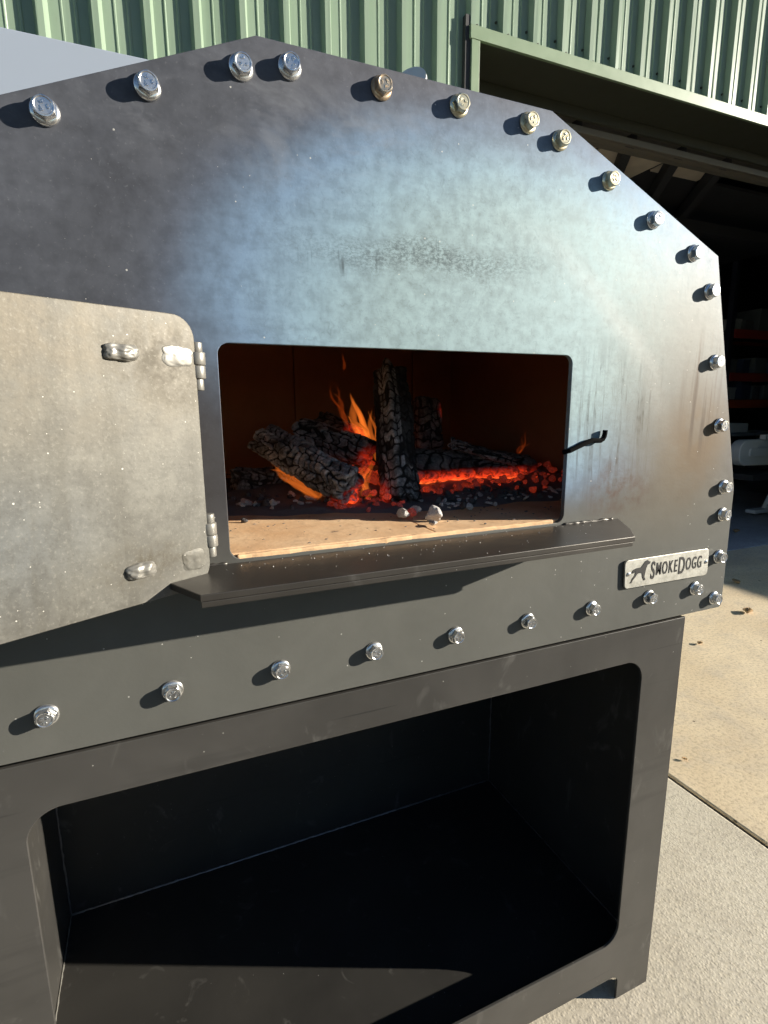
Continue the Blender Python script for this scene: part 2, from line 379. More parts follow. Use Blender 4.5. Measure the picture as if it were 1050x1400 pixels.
M['yard'] = simple('dark_yard_gravel', (.085, .08, .07), .95, 0, 25, .4, .6, .01)  # dark tone chosen to cut light bounced from unseen ground
M['shedslab'] = mat_conc('shed_floor_concrete', (.36, .36, .37), (.44, .44, .45), (.28, .27, .27), .2, False)
M['joint'] = simple('joint_filler', (.07, .06, .05), .95, 0, 60, .5, .5, .003)
M['leaf'] = simple('dry_leaf', (.42, .27, .13), .8, 0, 60, .3, .2)

def mat_char():
    n = NT('charred_wood'); v = n.co(); f = n.noise(v, 160, 5, .7); g = n.noise(v, 24, 4, .6)
    cr = n.attr('crust'); hot = n.attr('hot'); ash = n.attr('ash')
    grey = n.mix(f, (.20, .20, .205), (.74, .74, .75))
    a = n.math('MULTIPLY', n.math('MULTIPLY', n.sstep(cr, .20, .85), n.ramp(n.math('ADD', n.math('MULTIPLY', g, .75), n.math('MULTIPLY', f, .25)), [(.36, .10), (.60, 1)])), ash)
    col = n.mix(a, (.010, .0098, .010), grey)
    inc = n.math('MULTIPLY_ADD', cr, -.55, 1.0)
    e = n.math('MULTIPLY', n.math('POWER', hot, 1.5), n.math('MULTIPLY', inc, n.ramp(n.noise(v, 70, 4, .7, .6), [(.38, .10), (.60, 1)])))
    ec = n.ramp(hot, [(0, (.8, .03, .012)), (.6, (1, .06, .012)), (1, (1, .17, .03))])
    return n.set(col, .75, 0, n.bump(f, .5, .0012), emit=ec, estr=n.math('MULTIPLY', e, 1.9), spec=.35)
M['char'] = mat_char()
def mat_coal(name, a, b_, glow):
    n = NT(name); v = n.co(); r = n.objrand(); f = n.noise(v, 130, 5, .7); g = n.noise(v, 45, 4, .6)
    col = n.mix(n.ramp(g, [(.38, 0), (.60, 1)]), a, b_)
    kw = {}
    if glow > 0:
        e = n.ramp(n.noise(v, 110, 4, .65, 1.2), [(.50, 0), (.66, 1)])
        kw = dict(emit=n.mix(g, (.75, .02, .012), (1, .10, .02)), estr=n.math('MULTIPLY', n.math('MULTIPLY', e, n.math('MULTIPLY_ADD', r, .8, .4)), glow))
    return n.set(col, .85, 0, n.bump(f, .6, .0015), **kw)
M['coal'] = mat_coal('grey_coal', (.018, .017, .018), (.15, .145, .145), 0)
M['ash'] = mat_coal('white_ash_lump', (.24, .23, .22), (.80, .78, .74), 0)
M['ember'] = mat_coal('glowing_coal', (.02, .012, .010), (.20, .165, .16), .85)
M['embdim'] = mat_coal('dim_red_coal', (.02, .012, .012), (.22, .18, .18), .32)
def mat_flame(name, col, strength):
    n = NT(name); t = n.t; t.nodes.remove(n.p)
    em = t.nodes.new('ShaderNodeEmission'); n.put(em.inputs[0], (*col, 1)); em.inputs[1].default_value = strength
    t.links.new(em.outputs[0], n.out.inputs['Volume']); n.m.cycles.homogeneous_volume = True
    return n.m
M['flame'] = mat_flame('flame', (1, .20, .022), 15); M['flamedim'] = mat_flame('dim_flame', (1, .12, .012), 7)

# ================================================================== GROUND
ZG = -G
def slab(name, x0, x1, y0, y1, z, mat, parent=None, thick=.15, bevel=.006):
    bm = bmesh.new(); a = W(x0, y0, z); b = W(x1, y1, z); add_box(bm, (a.x, a.y, a.z-thick), (b.x, b.y, b.z), bevel)
    return bm_obj(name, bm, mat, parent)
gr = mesh_obj('ground', [(-150, -150, -.16), (150, -150, -.16), (150, 150, -.16), (-150, 150, -.16)], [(0, 1, 2, 3)], M['yard'])
tag(gr, 'gravel yard out of view beyond the concrete slabs, darkened to cut bounce light', kind='structure')
JX = 2.352
for x0, x1, y0, y1 in ((-1.6, JX-.012, -.9, 3.55),):
    tag(slab('pavement', x0, x1, y0, y1, ZG, M['slab']), 'pale exposed aggregate concrete slab under the oven', kind='structure')
dv = slab('driveway', JX+.012, 8.6, -.9, 3.55, ZG, M['drive']); tag(dv, 'tan weathered concrete driveway beside the oven slab', kind='structure')
jf = slab('expansion_joint', JX-.03, JX+.03, -.9, 3.55, ZG-.012, M['joint'], thick=.08, bevel=0); tag(jf, 'dark filler in the joint between the two concrete slabs', kind='structure')
sf = slab('shed_floor', -14, 40, 3.56, 20, ZG+.004, M['shedslab']); tag(sf, 'grey concrete floor inside the open shed', kind='structure')

# ================================================================== SHED
WY = 3.5; JL, JR, LZ, TOP = 2.72, 8.6, 3.03, 6.2
shed = thing('green_shed', W(2.7, WY, ZG), 'pale green ribbed metal shed with wide open roller doorway behind the oven', 'shed')
PER = .315
def clad_sheet(x0, nrib, z0, z1):
    prof = []     # (x offset, y outward) in units, rib at start of each period
    h = .058
    for k in range(nrib):
        o = k*PER
        prof += [(o, 0), (o+.022, -h), (o+.062, -h), (o+.085, 0), (o+.150, 0), (o+.155, -.006), (o+.163, -.006), (o+.168, 0), (o+.232, 0), (o+.238, -.008), (o+.250, -.008), (o+.256, 0)]
    prof.append((nrib*PER, 0))
    vs, fs = [], []
    wob = random.Random(int(x0*100))
    zs = [z0+(z1-z0)*k/6 for k in range(7)]
    for z in zs:
        for x, y in prof: vs.append(W(x0+x+wob.uniform(-.0012, .0012), WY+y+wob.uniform(-.0015, .0015), z))
    n = len(prof)
    for j in range(6):
        for i in range(n-1): fs.append((j*n+i, j*n+i+1, (j+1)*n+i+1, (j+1)*n+i))
    o = mesh_obj('cladding_sheet', vs, fs, M['clad'], shed); o.modifiers.new('thickness', 'SOLIDIFY').thickness = .001
    return o
RX0 = 55/55*-.421 - .06           # rib phase so the shadowed pans fall as in the photograph
nl = 4
x = JL-.03
# left of the doorway (sheets counted back from the phase)
k0 = RX0 + .02
xs = k0 - 4*PER*5
while xs < JL-.05:
    nr = 4
    while xs+nr*PER > JL+.0: nr -= 1
    if nr <= 0: break
    clad_sheet(xs, nr, ZG+.02, TOP); xs += nr*PER
# strip closing against the jamb trim
if JL-xs > .02:
    mesh_obj('cladding_sheet', [W(xs, WY, ZG+.02), W(JL, WY, ZG+.02), W(JL, WY, TOP), W(xs, WY, TOP)], [(0, 1, 2, 3)], M['clad'], shed)
xa = xs
while xa < JR-.1:
    clad_sheet(xa, 4, LZ+.01, TOP); xa += 4*PER
while xa < 16:
    clad_sheet(xa, 4, ZG+.02, TOP); xa += 4*PER
# screws along the bottom of the sheets above the doorway
sbm = bmesh.new(); bmesh.ops.create_cone(sbm, cap_ends=True, segments=6, radius1=.0075, radius2=.006, depth=.008, matrix=Matrix.Rotation(R(90), 4, 'X'))
sme = bpy.data.meshes.new('screw'); sbm.to_mesh(sme); sbm.free(); sme.materials.append(M['olive'])
kx = xs
while kx < JR:
    for dx, dz in ((.11, .09), (.30, .155)):
        o = bpy.data.objects.new('screw', sme); o.location = W(kx+dx, WY-.006, LZ+dz)-shed.location; link(o, shed)
    kx += PER
# doorway trims
box('lintel_flashing', (JL-.02, WY-.075, LZ-.055), (JR, WY-.045, LZ+.045), M['trim'], shed, .002)
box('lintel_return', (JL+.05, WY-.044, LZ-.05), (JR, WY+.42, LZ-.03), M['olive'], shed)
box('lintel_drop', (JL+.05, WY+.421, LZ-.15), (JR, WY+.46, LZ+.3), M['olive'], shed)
box('jamb_flashing', (JL-.005, WY-.07, ZG+.01), (JL+.075, WY+.02, LZ-.056), M['trim'], shed, .002)
box('jamb_gap_strip', (JL-.055, WY-.05, ZG+.01), (JL-.006, WY-.002, LZ+.12), M['dark'], shed)
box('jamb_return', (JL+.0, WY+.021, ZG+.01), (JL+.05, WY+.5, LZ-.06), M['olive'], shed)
box('jamb_flashing', (JR-.03, WY-.07, ZG+.01), (JR+.07, WY+.3, LZ-.056), M['trim'], shed, .002)
# rolled-up door curtain: coiled drum with slats
bm = bmesh.new(); n = 28; xsr = [JL+.1, JR-.05]; rings = []
for xx in xsr:
    ring = []
    for k in range(n*2):
        a = k*math.pi/n; r = (.20 if k % 4 < 2 else .192)
        ring.append(bm.verts.new(W(xx, WY+.72+math.cos(a)*r, LZ+.0+math.sin(a)*r)))
    rings.append(ring)
for k in range(n*2): bm.faces.new((rings[0][k], rings[0][(k+1) % (2*n)], rings[1][(k+1) % (2*n)], rings[1][k]))
for r_ in rings: bm.faces.new(r_)
bmesh.ops.recalc_face_normals(bm, faces=bm.faces)
bm_obj('roller_curtain', bm, M['roller'], shed)
box('roller_bottom_rail', (JL+.1, WY+.50, LZ-.235), (JR-.05, WY+.55, LZ-.17), M['roller'], shed, .004)
# shell of the shed
box('back_wall', (-8, 16, ZG), (34, 16.1, TOP+1.5), M['shedin'], shed)
box('side_wall', (-8.1, WY+.05, ZG), (-8, 16, TOP+1.0), M['shedin'], shed)
box('side_wall', (34, WY+.05, ZG), (34.1, 16, TOP+1.0), M['shedin'], shed)
box('front_lining', (16, WY, ZG), (34, WY+.05, TOP), M['clad'], shed)
bm = bmesh.new(); add_box(bm, W(-8.3, WY-.35, TOP), W(34.3, 16.4, TOP+.08)); bm_obj('roof', bm, M['shedin'], shed)
for k in range(6):
    box('roof_rafter', (1+k*4.2, WY+.1, TOP-.5), (1.2+k*4.2, 16, TOP-.02), M['dark'], shed)
box('internal_post', (12.35, 8.9, ZG), (12.55, 9.1, TOP), M['dark'], shed)
# mezzanine stored timber seen under the roller door
mez = thing('storage_loft', W(6, 5.2, 2.7), 'weathered plywood loft on dark joists seen under the roller door', 'loft')
ly = 3.04
for (x0, x1, y0, y1) in ((4.3, 5.25, 4.28, 5.3), (5.32, 6.35, 4.28, 5.5), (6.42, 7.3, 4.3, 4.9)):
    box('plywood_sheet', (x0, y0+.75-.75, ly), (x1, y1, ly+.02), M['ply'], mez)
for k in range(5):
    xx = 4.25+k*.78
    bm = bmesh.new(); add_box(bm, (-.035, -1.6*S, -.06), (.035, 1.6*S, .06), .002, Matrix.Translation(W(xx+.35, 5.3, ly-.10)) @ Matrix.Rotation(R(-38), 4, 'Z')); bm_obj('joist', bm, M['dark'], mez)
box('loft_deck', (3.2, 4.95, ly+.03), (12.2, 9.5, ly+.07), M['dark'], mez)
box('front_bearer', (3.2, 5.6, ly-.35), (12.2, 5.8, ly-.19), M['dark'], mez)
# pallet rack at the back
rack = thing('pallet_rack', W(14.5, 8.4, ZG), 'tall storage rack with orange and dark red beams at the back of the dark shed', 'rack')
for xx in (12.75, 16.9):
    for yy in (8.0, 9.0): box('upright', (xx, yy, ZG), (xx+.14, yy+.12, 3.2), M['rackblue'], rack)
for zz, m in ((1.62, 'redbeam'), (.62, 'redbeam'), (-.02, 'orange')):
    for yy in (7.97, 9.05): box('beam', (12.9, yy, zz-.11), (16.9, yy+.08, zz+.09), M[m], rack)
    box('shelf_deck', (12.9, 8.06, zz-.02), (16.9, 9.04, zz+.02), M['dark'], rack)
rnd = random.Random(4)
for zz, shn in ((1.73, 'top'), (.72, 'middle'), (.09, 'lowest')):
    xx = 13.0
    while xx < 16.4:
        w = rnd.uniform(.25, .6); h = rnd.uniform(.2, .62); m = rnd.choice(['boxbrown', 'boxgrey', 'boxblue', 'boxwhite', 'boxgrey'])
        bm = bmesh.new(); a = W(xx, 8.15, zz-.005); b = W(xx+w, 8.75, zz+h)
        add_box(bm, a, b, .01)
        t = add_box(bm, (a.x-.004, a.y-.004, b.z-.03), (b.x+.004, b.y+.004, b.z+.004), .003)
        o = bm_obj('storage_carton', bm, M[m], None, origin=W(xx+w/2, 8.45, zz))
        tag(o, 'dim %s carton on the %s shelf of the pallet rack' % ({'boxbrown': 'brown', 'boxgrey': 'grey', 'boxblue': 'dark blue', 'boxwhite': 'pale'}[m], shn), 'carton', 'cartons on the pallet rack'); xx += w+rnd.uniform(.05, .25)
# glowing strips in place of two narrow gaps of daylight in the back wall
mn = NT('daylight_gap'); mg = mn.set((.8, .8, .8), .5, emit=(.8, .87, 1), estr=2.0)
for a, b in ((4.30, 4.52), (4.12, 4.22)):
    bm = bmesh.new(); add_box(bm, W(21.5, 15.93, a*1.6-.2), W(21.62, 15.99, b*1.6-.2)); bm_obj('daylight_gap', bm, mg, shed)
# white workshop machine
mc = thing('workshop_machine', W(10.1, 5.2, ZG), 'white enamelled workshop saw with rounded arm standing in the dark shed', 'machine')
arm = round_poly([(9.08, -1.05), (11.6, -1.12), (11.6, -.63), (9.08, -.62)], [.2, .05, .05, .2], 10)
plate('saw_arm', XZ(arm), [], FR(5.1), .12, M['machine'], mc, .012)
plate('arm_cover', XZ(round_poly([(9.3, -.9), (9.75, -.92), (9.75, -.76), (9.3, -.76)], .04, 5)), [], FR(4.985), .02, M['machine'], mc, .004)
box('guide_bar', (9.62, 4.95, -.62), (10.1, 5.05, -.54), M['machine'], mc, .004)
for px_, pz_ in ((9.98, -.80), (9.98, -1.0)):
    bm = bmesh.new(); bmesh.ops.create_cone(bm, cap_ends=True, segments=14, radius1=.022, radius2=.018, depth=.03, matrix=Matrix.Translation(W(px_, 4.99, pz_)) @ Matrix.Rotation(R(90), 4, 'X')); bm_obj('knob', bm, M['black'], mc)
box('machine_bed', (9.25, 4.85, -1.30), (11.7, 5.6, -1.20), M['dark'], mc, .006)
plate('leg', XZ([(9.72, -1.80), (10.35, -1.80), (10.3, -1.31), (9.98, -1.31)]), [], FR(4.9), .04, M['machine'], mc, .004)
plate('leg', XZ([(10.9, -1.80), (11.5, -1.80), (11.4, -1.31), (11.0, -1.31)]), [], FR(4.9), .04, M['machine'], mc, .004)
box('foot', (9.32, 4.78, -1.86), (11.7, 4.95, -1.80), M['machine'], mc, .008)
box('motor_case', (10.3, 5.15, -1.2), (11.2, 5.7, -.7), M['dark'], mc, .02)
cr = thing('tool_chest', W(9.7, 6.2, ZG), 'low dark bench with a grey toolbox behind the white saw', 'bench')
box('bench_top', (9.2, 6.0, -.64), (12.2, 6.7, -.58), M['boxgrey'], cr, .004)
for xx in (9.3, 12.0): box('leg', (xx, 6.05, ZG+.01), (xx+.1, 6.65, -.64), M['dark'], cr)
box('toolbox', (10.3, 6.1, -.575), (10.9, 6.5, -.40), M['boxwhite'], cr, .01)

# pale panel-sided box behind the oven's left shoulder
pv = thing('panel_box', W(-1.2, 2.1, ZG), 'flat pale blue-grey steel box side rising behind left shoulder of the oven', 'steel box')
box('side_panel', (-4.2, 1.9, ZG+.35), (.62, 1.96, 1.50), M['panel'], pv, .003)
box('box_body', (-4.2, 1.961, ZG+.35), (.60, 2.9, 1.47), M['panel'], pv, .01)
for xx in (-3.6, -.4):
    bm = bmesh.new(); bmesh.ops.create_cone(bm, cap_ends=True, segments=24, radius1=.24, radius2=.24, depth=.16, matrix=Matrix.Translation(W(xx, 2.4, ZG)+Vector((0, 0, .242))) @ Matrix.Rotation(R(90), 4, 'X')); bm_obj('wheel', bm, M['black'], pv)
# invented bin, out of view to the right, added to shade the shed doorway
sk = thing('added_shade_bin', W(15, 0, ZG), 'unseen brown steel bin added right of the shed doorway to cast shade', 'added shade caster')
bm = bmesh.new(); vs = []
for (xx, zz) in ((13.6, 0.02), (18.6, 0.02), (19.4, 2.2), (12.8, 2.2)):
    for yy in (-3.2, 3.1): vs.append(bm.verts.new(W(xx, yy, ZG+zz)))
for f in ((0, 1, 3, 2), (2, 3, 5, 4), (6, 7, 1, 0), (0, 2, 4, 6), (1, 7, 5, 3)): bm.faces.new([vs[i] for i in f])
bm_obj('bin_body', bm, M['skip'], sk)
for yy in (-2.6, -1.2, .2, 1.6, 2.6): 
    bm = bmesh.new(); tube(bm, [W(13.55, yy, ZG+.05), W(12.76, yy, ZG+2.15)], .035, 6); bm_obj('rib', bm, M['skip'], sk)
bm = bmesh.new(); tube(bm, [W(12.8, -3.2, ZG+2.22), W(12.8, 3.1, ZG+2.22), W(19.4, 3.1, ZG+2.22), W(19.4, -3.2, ZG+2.22)], .04, 6); bm_obj('rim', bm, M['skip'], sk)

# ================================================================== STAND
CX = .481
stand = thing('oven_stand', W(CX, .3, ZG), 'dark mill-steel cabinet stand with wide rounded opening carrying the pizza oven', 'oven stand')
XL, XR, ZT, ZN, LEG = -.419, 1.388, -.6105, -1.822, .137
outer = round_poly([(XL, ZT), (XL, ZG+.001), (XL+LEG, ZG+.001), (XL+LEG, ZN), (XR-LEG, ZN), (XR-LEG, ZG+.001), (XR, ZG+.001), (XR, ZT)], [0, 0, 0, .03, .03, 0, 0, 0], 6)
hole = round_poly([(-.264, -1.683), (1.2330, -1.683), (1.2330, -.713), (-.264, -.708)], .062, 12)
plate('front_frame', XZ(outer), [XZ(hole)], FR(.0225), .005, M['stand'], stand)
YB = .95; FZ = -1.80
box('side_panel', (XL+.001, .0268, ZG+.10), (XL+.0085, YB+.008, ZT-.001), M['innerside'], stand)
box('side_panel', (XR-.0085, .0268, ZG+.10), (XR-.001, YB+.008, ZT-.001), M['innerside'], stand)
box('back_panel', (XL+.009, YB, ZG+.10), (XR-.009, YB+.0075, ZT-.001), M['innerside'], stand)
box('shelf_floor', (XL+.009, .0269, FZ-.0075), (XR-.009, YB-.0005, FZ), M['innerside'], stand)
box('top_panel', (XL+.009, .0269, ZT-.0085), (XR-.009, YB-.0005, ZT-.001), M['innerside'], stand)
for xx in (XL+.002, XR-.077):
    box('rear_leg', (xx, YB-.07, ZG), (xx+.075, YB+.005, ZG+.0995), M['stand'], stand)
def bead(parent, a, b, r, mat, seed=0):
    rn = random.Random(seed); a = W(*a); b = W(*b); n = max(12, int((b-a).length/.008)); pts = []; rs = []
    for k in range(n+1):
        pts.append(a.lerp(b, k/n)+Vector((rn.uniform(-1, 1), rn.uniform(-1, 1), rn.uniform(-1, 1)))*r*.25); rs.append(r*(1+.35*rn.uniform(-1, 1)))
    bm = bmesh.new(); tube(bm, pts, rs, 6); return bm_obj('weld_seam', bm, mat, parent, True)
bead(stand, (XL+.0105, YB-.003, FZ+.002), (XR-.0105, YB-.003, FZ+.002), .0022, M['seam'], 1)
bead(stand, (XR-.0115, YB-.003, FZ+.004), (XR-.0115, YB-.003, ZT-.02), .0022, M['seam'], 2)
bead(stand, (XL+.0115, YB-.003, FZ+.004), (XL+.0115, YB-.003, ZT-.02), .0022, M['seam'], 3)
bead(stand, (XR-.0115, .03, FZ+.002), (XR-.0115, YB-.01, FZ+.002), .0018, M['seam'], 4)
bead(stand, (XL+.0115, .03, FZ+.002), (XL+.0115, YB-.01, FZ+.002), .0018, M['weld'], 5)

# ================================================================== PIZZA OVEN
OC = .507
oven = thing('pizza_oven', W(OC, 0, -.595), 'heat-blued steel wood-fired pizza oven with open door and bolted front plate', 'pizza oven')
outl = [(.209, .586), (-.327, .36), (-.492, -.24), (-.498, -.592), (1.512, -.592), (1.506, -.24), (1.341, .36), (.806, .586)]
mouth = round_poly([(.1175, -.280), (.897, -.280), (.897, .108), (.1175, .108)], [.022, .02, .02, .02], 8)
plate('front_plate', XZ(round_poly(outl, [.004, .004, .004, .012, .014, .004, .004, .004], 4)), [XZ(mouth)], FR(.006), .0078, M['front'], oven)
# steel shell behind the plate
ins = .022; vs = []; fs = []
shell = [(.215, .586-ins), (-.327+ins, .36-ins*.6), (-.492+ins, -.24), (-.498+ins, -.585), (1.512-ins, -.585), (1.506-ins, -.24), (1.341-ins, .36-ins*.6), (.80, .586-ins)]
DEP = 1.35
for yy in (.0125, DEP):
    for (a, b) in shell: vs.append(W(a, yy, b))
for i in range(8): fs.append((i, (i+1) % 8, 8+(i+1) % 8, 8+i))
mesh_obj('shell', vs, fs, M['body'], oven)
plate('back_plate', XZ(outl), [], FR(DEP+.006), .0078, M['body'], oven)
# flue stub peeping over the top edge
bm = bmesh.new(); c = W(.738, .52, .872); ax = Vector((.55, .55, -.35)).normalized()
rot = ax.to_track_quat('Z', 'Y').to_matrix().to_4x4()
bmesh.ops.create_cone(bm, cap_ends=True, segments=24, radius1=.030, radius2=.030, depth=.006, matrix=Matrix.Translation(c) @ rot)
bmesh.ops.create_cone(bm, cap_ends=True, segments=24, radius1=.020, radius2=.017, depth=.10, matrix=Matrix.Translation(c+ax*.053) @ rot)
bm_obj('flue_lug', bm, M['machine'], oven)
# ---- chamber
HZ = -.273; CL, CR, CB, CT = -.300, 1.316, 1.27, .262
box('chamber_wall', (CL-.015, .02, HZ), (CL, CB, CT), M['refr'], oven)
box('chamber_wall', (CR, .02, HZ), (CR+.015, CB, CT), M['refr'], oven)
box('chamber_roof', (CL-.015, .02, CT+.001), (CR+.015, CB+.03, CT+.03), M['refr'], oven)
for x0, x1 in ((CL-.015, .02), (.024, .566), (.570, 1.115), (1.119, CR+.015)):
    box('refractory_panel', (x0, CB+.001, HZ), (x1, CB+.03, CT), M['refr'], oven, .003)
box('hearth_base', (CL-.05, .02, HZ-.07), (CR+.05, CB+.05, HZ-.032), M['refr'], oven)
# hearth bricks
bw, bd = .52, .305; rn = random.Random(8); gap = .005
for j in range(5):
    for i in range(-3, 4):
        x0 = .5575+(i-1)*bw; x1 = x0+bw-gap; y0 = .0125+j*bd; y1 = y0+bd-gap
        x0 = max(x0, CL+.002); x1 = min(x1, CR-.002); y1 = min(y1, CB-.001)
        if x1-x0 < .02 or y1-y0 < .02: continue
        if j == 0: y0 = .0125
        box('fire_brick', (x0, y0, HZ-.031), (x1, y1, HZ+rn.uniform(-.0015, .0015)), M['brick'], oven, .002)
# bright refractory edge filling the mouth's threshold
bm = bmesh.new(); a = W(.130, .001, -.2848); b = W(.868, .0118, HZ+.001)
add_box(bm, a, b, .002); bmesh.ops.subdivide_edges(bm, edges=[e for e in bm.edges if e.calc_length() > .2], cuts=60)
for v in bm.verts:
    q = mnoise.noise(v.co*60); v.co.z += q*.0012; v.co.y += mnoise.noise(v.co*45+Vector((9, 0, 0)))*.002
bm_obj('threshold_mortar', bm, M['brick'], oven)
# ---- sill shelf
sill_pts = [(-.030, -.0015), (1.073, -.0015), (1.005, -.104), (.957, -.160), (.050, -.160), (.022, -.104)]
mat_s = Matrix.Translation((0, 0, (-.2915+G)*S))
sl = plate('sill_shelf', [(x*S, y*S) for x, y in sill_pts], [], mat_s, .0075, M['sill'], oven, .0009)
lip = [(.957, -.1485), (.957, -.160), (.046, -.160), (.046, -.1485)]
bm = bmesh.new(); add_box(bm, W(.050, -.1592, -.3075), W(.953, -.150, -.2978), .0008); bm_obj('sill_lip', bm, M['sill'], oven)
def rough_bead(name, pts, r, mat, parent, seed, amp=.35):
    rn = random.Random(seed); out = []; rs = []
    for a, b in zip(pts[:-1], pts[1:]):
        a = Vector(a); b = Vector(b); n = max(3, int((b-a).length/.004))
        for k in range(n):
            out.append(a.lerp(b, k/n)+Vector((rn.uniform(-1, 1), rn.uniform(-1, 1), rn.uniform(-1, 1)))*r*.3); rs.append(r*(1+amp*rn.uniform(-1, 1)))
    bm = bmesh.new(); tube(bm, out, rs, 7); return bm_obj(name, bm, mat, parent, True)
rough_bead('sill_weld', [W(-.04, -.0015, -.2855), W(.116, -.0015, -.2855)], .0022, M['sill'], oven, 3)
rough_bead('sill_weld', [W(.898, -.0015, -.2855), W(1.06, -.0015, -.2855)], .0022, M['sill'], oven, 4)
# ---- bent latch bar at the mouth's right edge
bm = bmesh.new()
pth = [(.889, .006, -.1115), (.899, -.005, -.108), (.955, -.008, -.087), (.963, -.008, -.0855), (.978, -.009, -.0865), (.988, -.009, -.0865), (.995, -.009, -.083), (.999, -.009, -.077), (1.0005, -.009, -.070), (1.001, -.009, -.062)]
tube(bm, [W(*q) for q in pth], .0038, 10); bm_obj('latch_bar', bm, M['black'], oven, False)
# ---- bolts: flanged hex head, share three meshes
def bolt_meshes():
    fl = bmesh.new(); N = 28
    prof = [(.0124, 0), (.0130, .0008), (.0130, .0018), (.0118, .0034), (.0100, .0042)]
    rings = [[fl.verts.new((r*math.cos(2*math.pi*k/N), r*math.sin(2*math.pi*k/N), z)) for k in range(N)] for r, z in prof]
    for i in range(len(rings)-1):
        for k in range(N): fl.faces.new((rings[i][k], rings[i][(k+1) % N], rings[i+1][(k+1) % N], rings[i+1][k]))
    fl.faces.new(rings[-1])
    hx = bmesh.new(); r0 = .0104
    def ring(r, z, hexy):
        out = []
        for k in range(36):
            a = 2*math.pi*k/36; am = (a % (math.pi/3))-math.pi/6; rh = r0*math.cos(math.pi/6)/math.cos(am)
            rr = min(r, rh) if hexy else r
            out.append(hx.verts.new((rr*math.cos(a), rr*math.sin(a), z)))
        return out
    rs = [ring(1, .0038, True), ring(1, .0108, True), ring(.0097, .0120, True), ring(.0088, .0128, True), ring(.0078, .0129, True), ring(.0070, .0124, False)]
    for i in range(len(rs)-1):
        for k in range(36): hx.faces.new((rs[i][k], rs[i][(k+1) % 36], rs[i+1][(k+1) % 36], rs[i+1][k]))
    hx.faces.new(rs[-1])
    mk = bmesh.new(); rn = random.Random(2)
    for (cx, cy, w, h, an) in ((-.0042, .0018, .0006, .0030, .1), (-.0030, .0022, .0006, .0028, -.2), (-.0018, .0024, .0018, .0006, .3), (.0022, .0010, .0006, .0026, .2), (.0035, .0004, .0016, .0006, -.2), (.0033, .0022, .0006, .0022, .5), (-.0002, -.0030, .0016, .0006, 0), (.0010, -.0036, .0006, .0016, .3), (-.0016, -.0038, .0006, .0018, -.3)):
        add_box(mk, (-w, -h/2, .0120), (w, h/2, .0130), .0002, Matrix.Translation((cx, cy, 0)) @ Matrix.Rotation(an, 4, 'Z'))
    res = []
    for nm, b in (('bolt', hx), ('flange', fl), ('head_marking', mk)):
        me = bpy.data.meshes.new(nm); bmesh.ops.recalc_face_normals(b, faces=b.faces); b.to_mesh(me); b.free(); res.append(me)
    res[1].polygons.foreach_set('use_smooth', [True]*len(res[1].polygons))
    return res
bolt_me = {}
for key in ('zinc', 'rusty', 'gold'):
    ms = bolt_meshes()
    for m_ in ms: m_.materials.append(M[key])
    bolt_me[key] = ms
brn = random.Random(5)
def bolt(x, z, key='zinc'):
    hx, fl, mk = bolt_me[key]
    o = bpy.data.objects.new('bolt', hx); o.location = W(x, -.0002, z)-oven.location
    o.rotation_euler = (R(90+brn.uniform(-2.5, 2.5)), brn.uniform(0, 6.28), brn.uniform(-.04, .04)); link(o, oven)
    f = bpy.data.objects.new('flange', fl); link(f, o)
    m_ = bpy.data.objects.new('head_marking', mk); link(m_, o)
    return o
arch = [(-.102, .420, 'zinc'), (.039, .479, 'zinc'), (.182, .534, 'zinc'), (.262, .551, 'zinc'), (.427, .552, 'rusty'), (.586, .553, 'gold'), (.746, .552, 'gold'), (.828, .534, 'gold'), (.968, .478, 'gold'), (1.108, .415, 'zinc'), (1.249, .357, 'zinc'), (1.320, .274, 'zinc'), (1.367, .104, 'zinc'), (1.411, -.060, 'zinc'), (1.458, -.230, 'zinc'), (1.466, -.309, 'zinc'), (1.471, -.433, 'zinc'), (1.471, -.558, 'zinc'), (1.385, -.516, 'zinc')]
for x, z, k in arch: bolt(x, z, k)
for i in range(8): bolt(-.203+i*.2013, -.5155)
for x, z in ((-.243, .357), (-.306, .274), (-.353, .104), (-.397, -.06), (-.444, -.23), (-.455, -.433), (-.455, -.558), (-.371, -.516)): bolt(x, z)
# ---- name plate
npl = [(1.108, -.4775), (1.4225, -.4795), (1.4195, -.402), (1.103, -.4005)]
np_o = plate('name_plate', XZ(round_poly(npl, .011, 6)), [], FR(-.0055), .0032, M['tagplate'], oven, .0004)
NPY = -.0055-.0032/2/S-.0004/S
def text_part(txt, x, z, h, sx, shear=.0):
    cu = bpy.data.curves.new('lettering', 'FONT'); cu.body = txt; cu.size = 1; cu.extrude = .004/1; cu.offset = .012
    tmp = bpy.data.objects.new('tmp', cu); COL.objects.link(tmp)
    dg = bpy.context.evaluated_depsgraph_get(); me = bpy.data.meshes.new_from_object(tmp.evaluated_get(dg))
    bpy.data.objects.remove(tmp); bpy.data.curves.remove(cu)
    ws = [v.co.x for v in me.vertices]; w = max(ws)
    s = h*S/.69
    me.transform(Matrix.Diagonal((s*sx, s, .0004/.008, 1)))
    me.transform(Matrix.Translation(W(x, NPY, z)-base_of(np_o)) @ FRONT)
    o = bpy.data.objects.new('lettering', me); me.materials.clear(); link(o, np_o, M['ink']); return w*s*sx/S
lx = 1.197
for ch, h, dz in (('S', .047, -.006), ('M', .034, .002), ('O', .034, .002), ('K', .034, .002), ('E', .034, .002), ('D', .047, -.006), ('O', .034, .002), ('G', .034, .002), ('G', .034, .002)):
    # bars of each letter narrowed like a condensed display face
    wch = text_part(ch, lx, -.455+dz, h, (.52 if ch != 'M' else .54))
    lx += wch+.0038
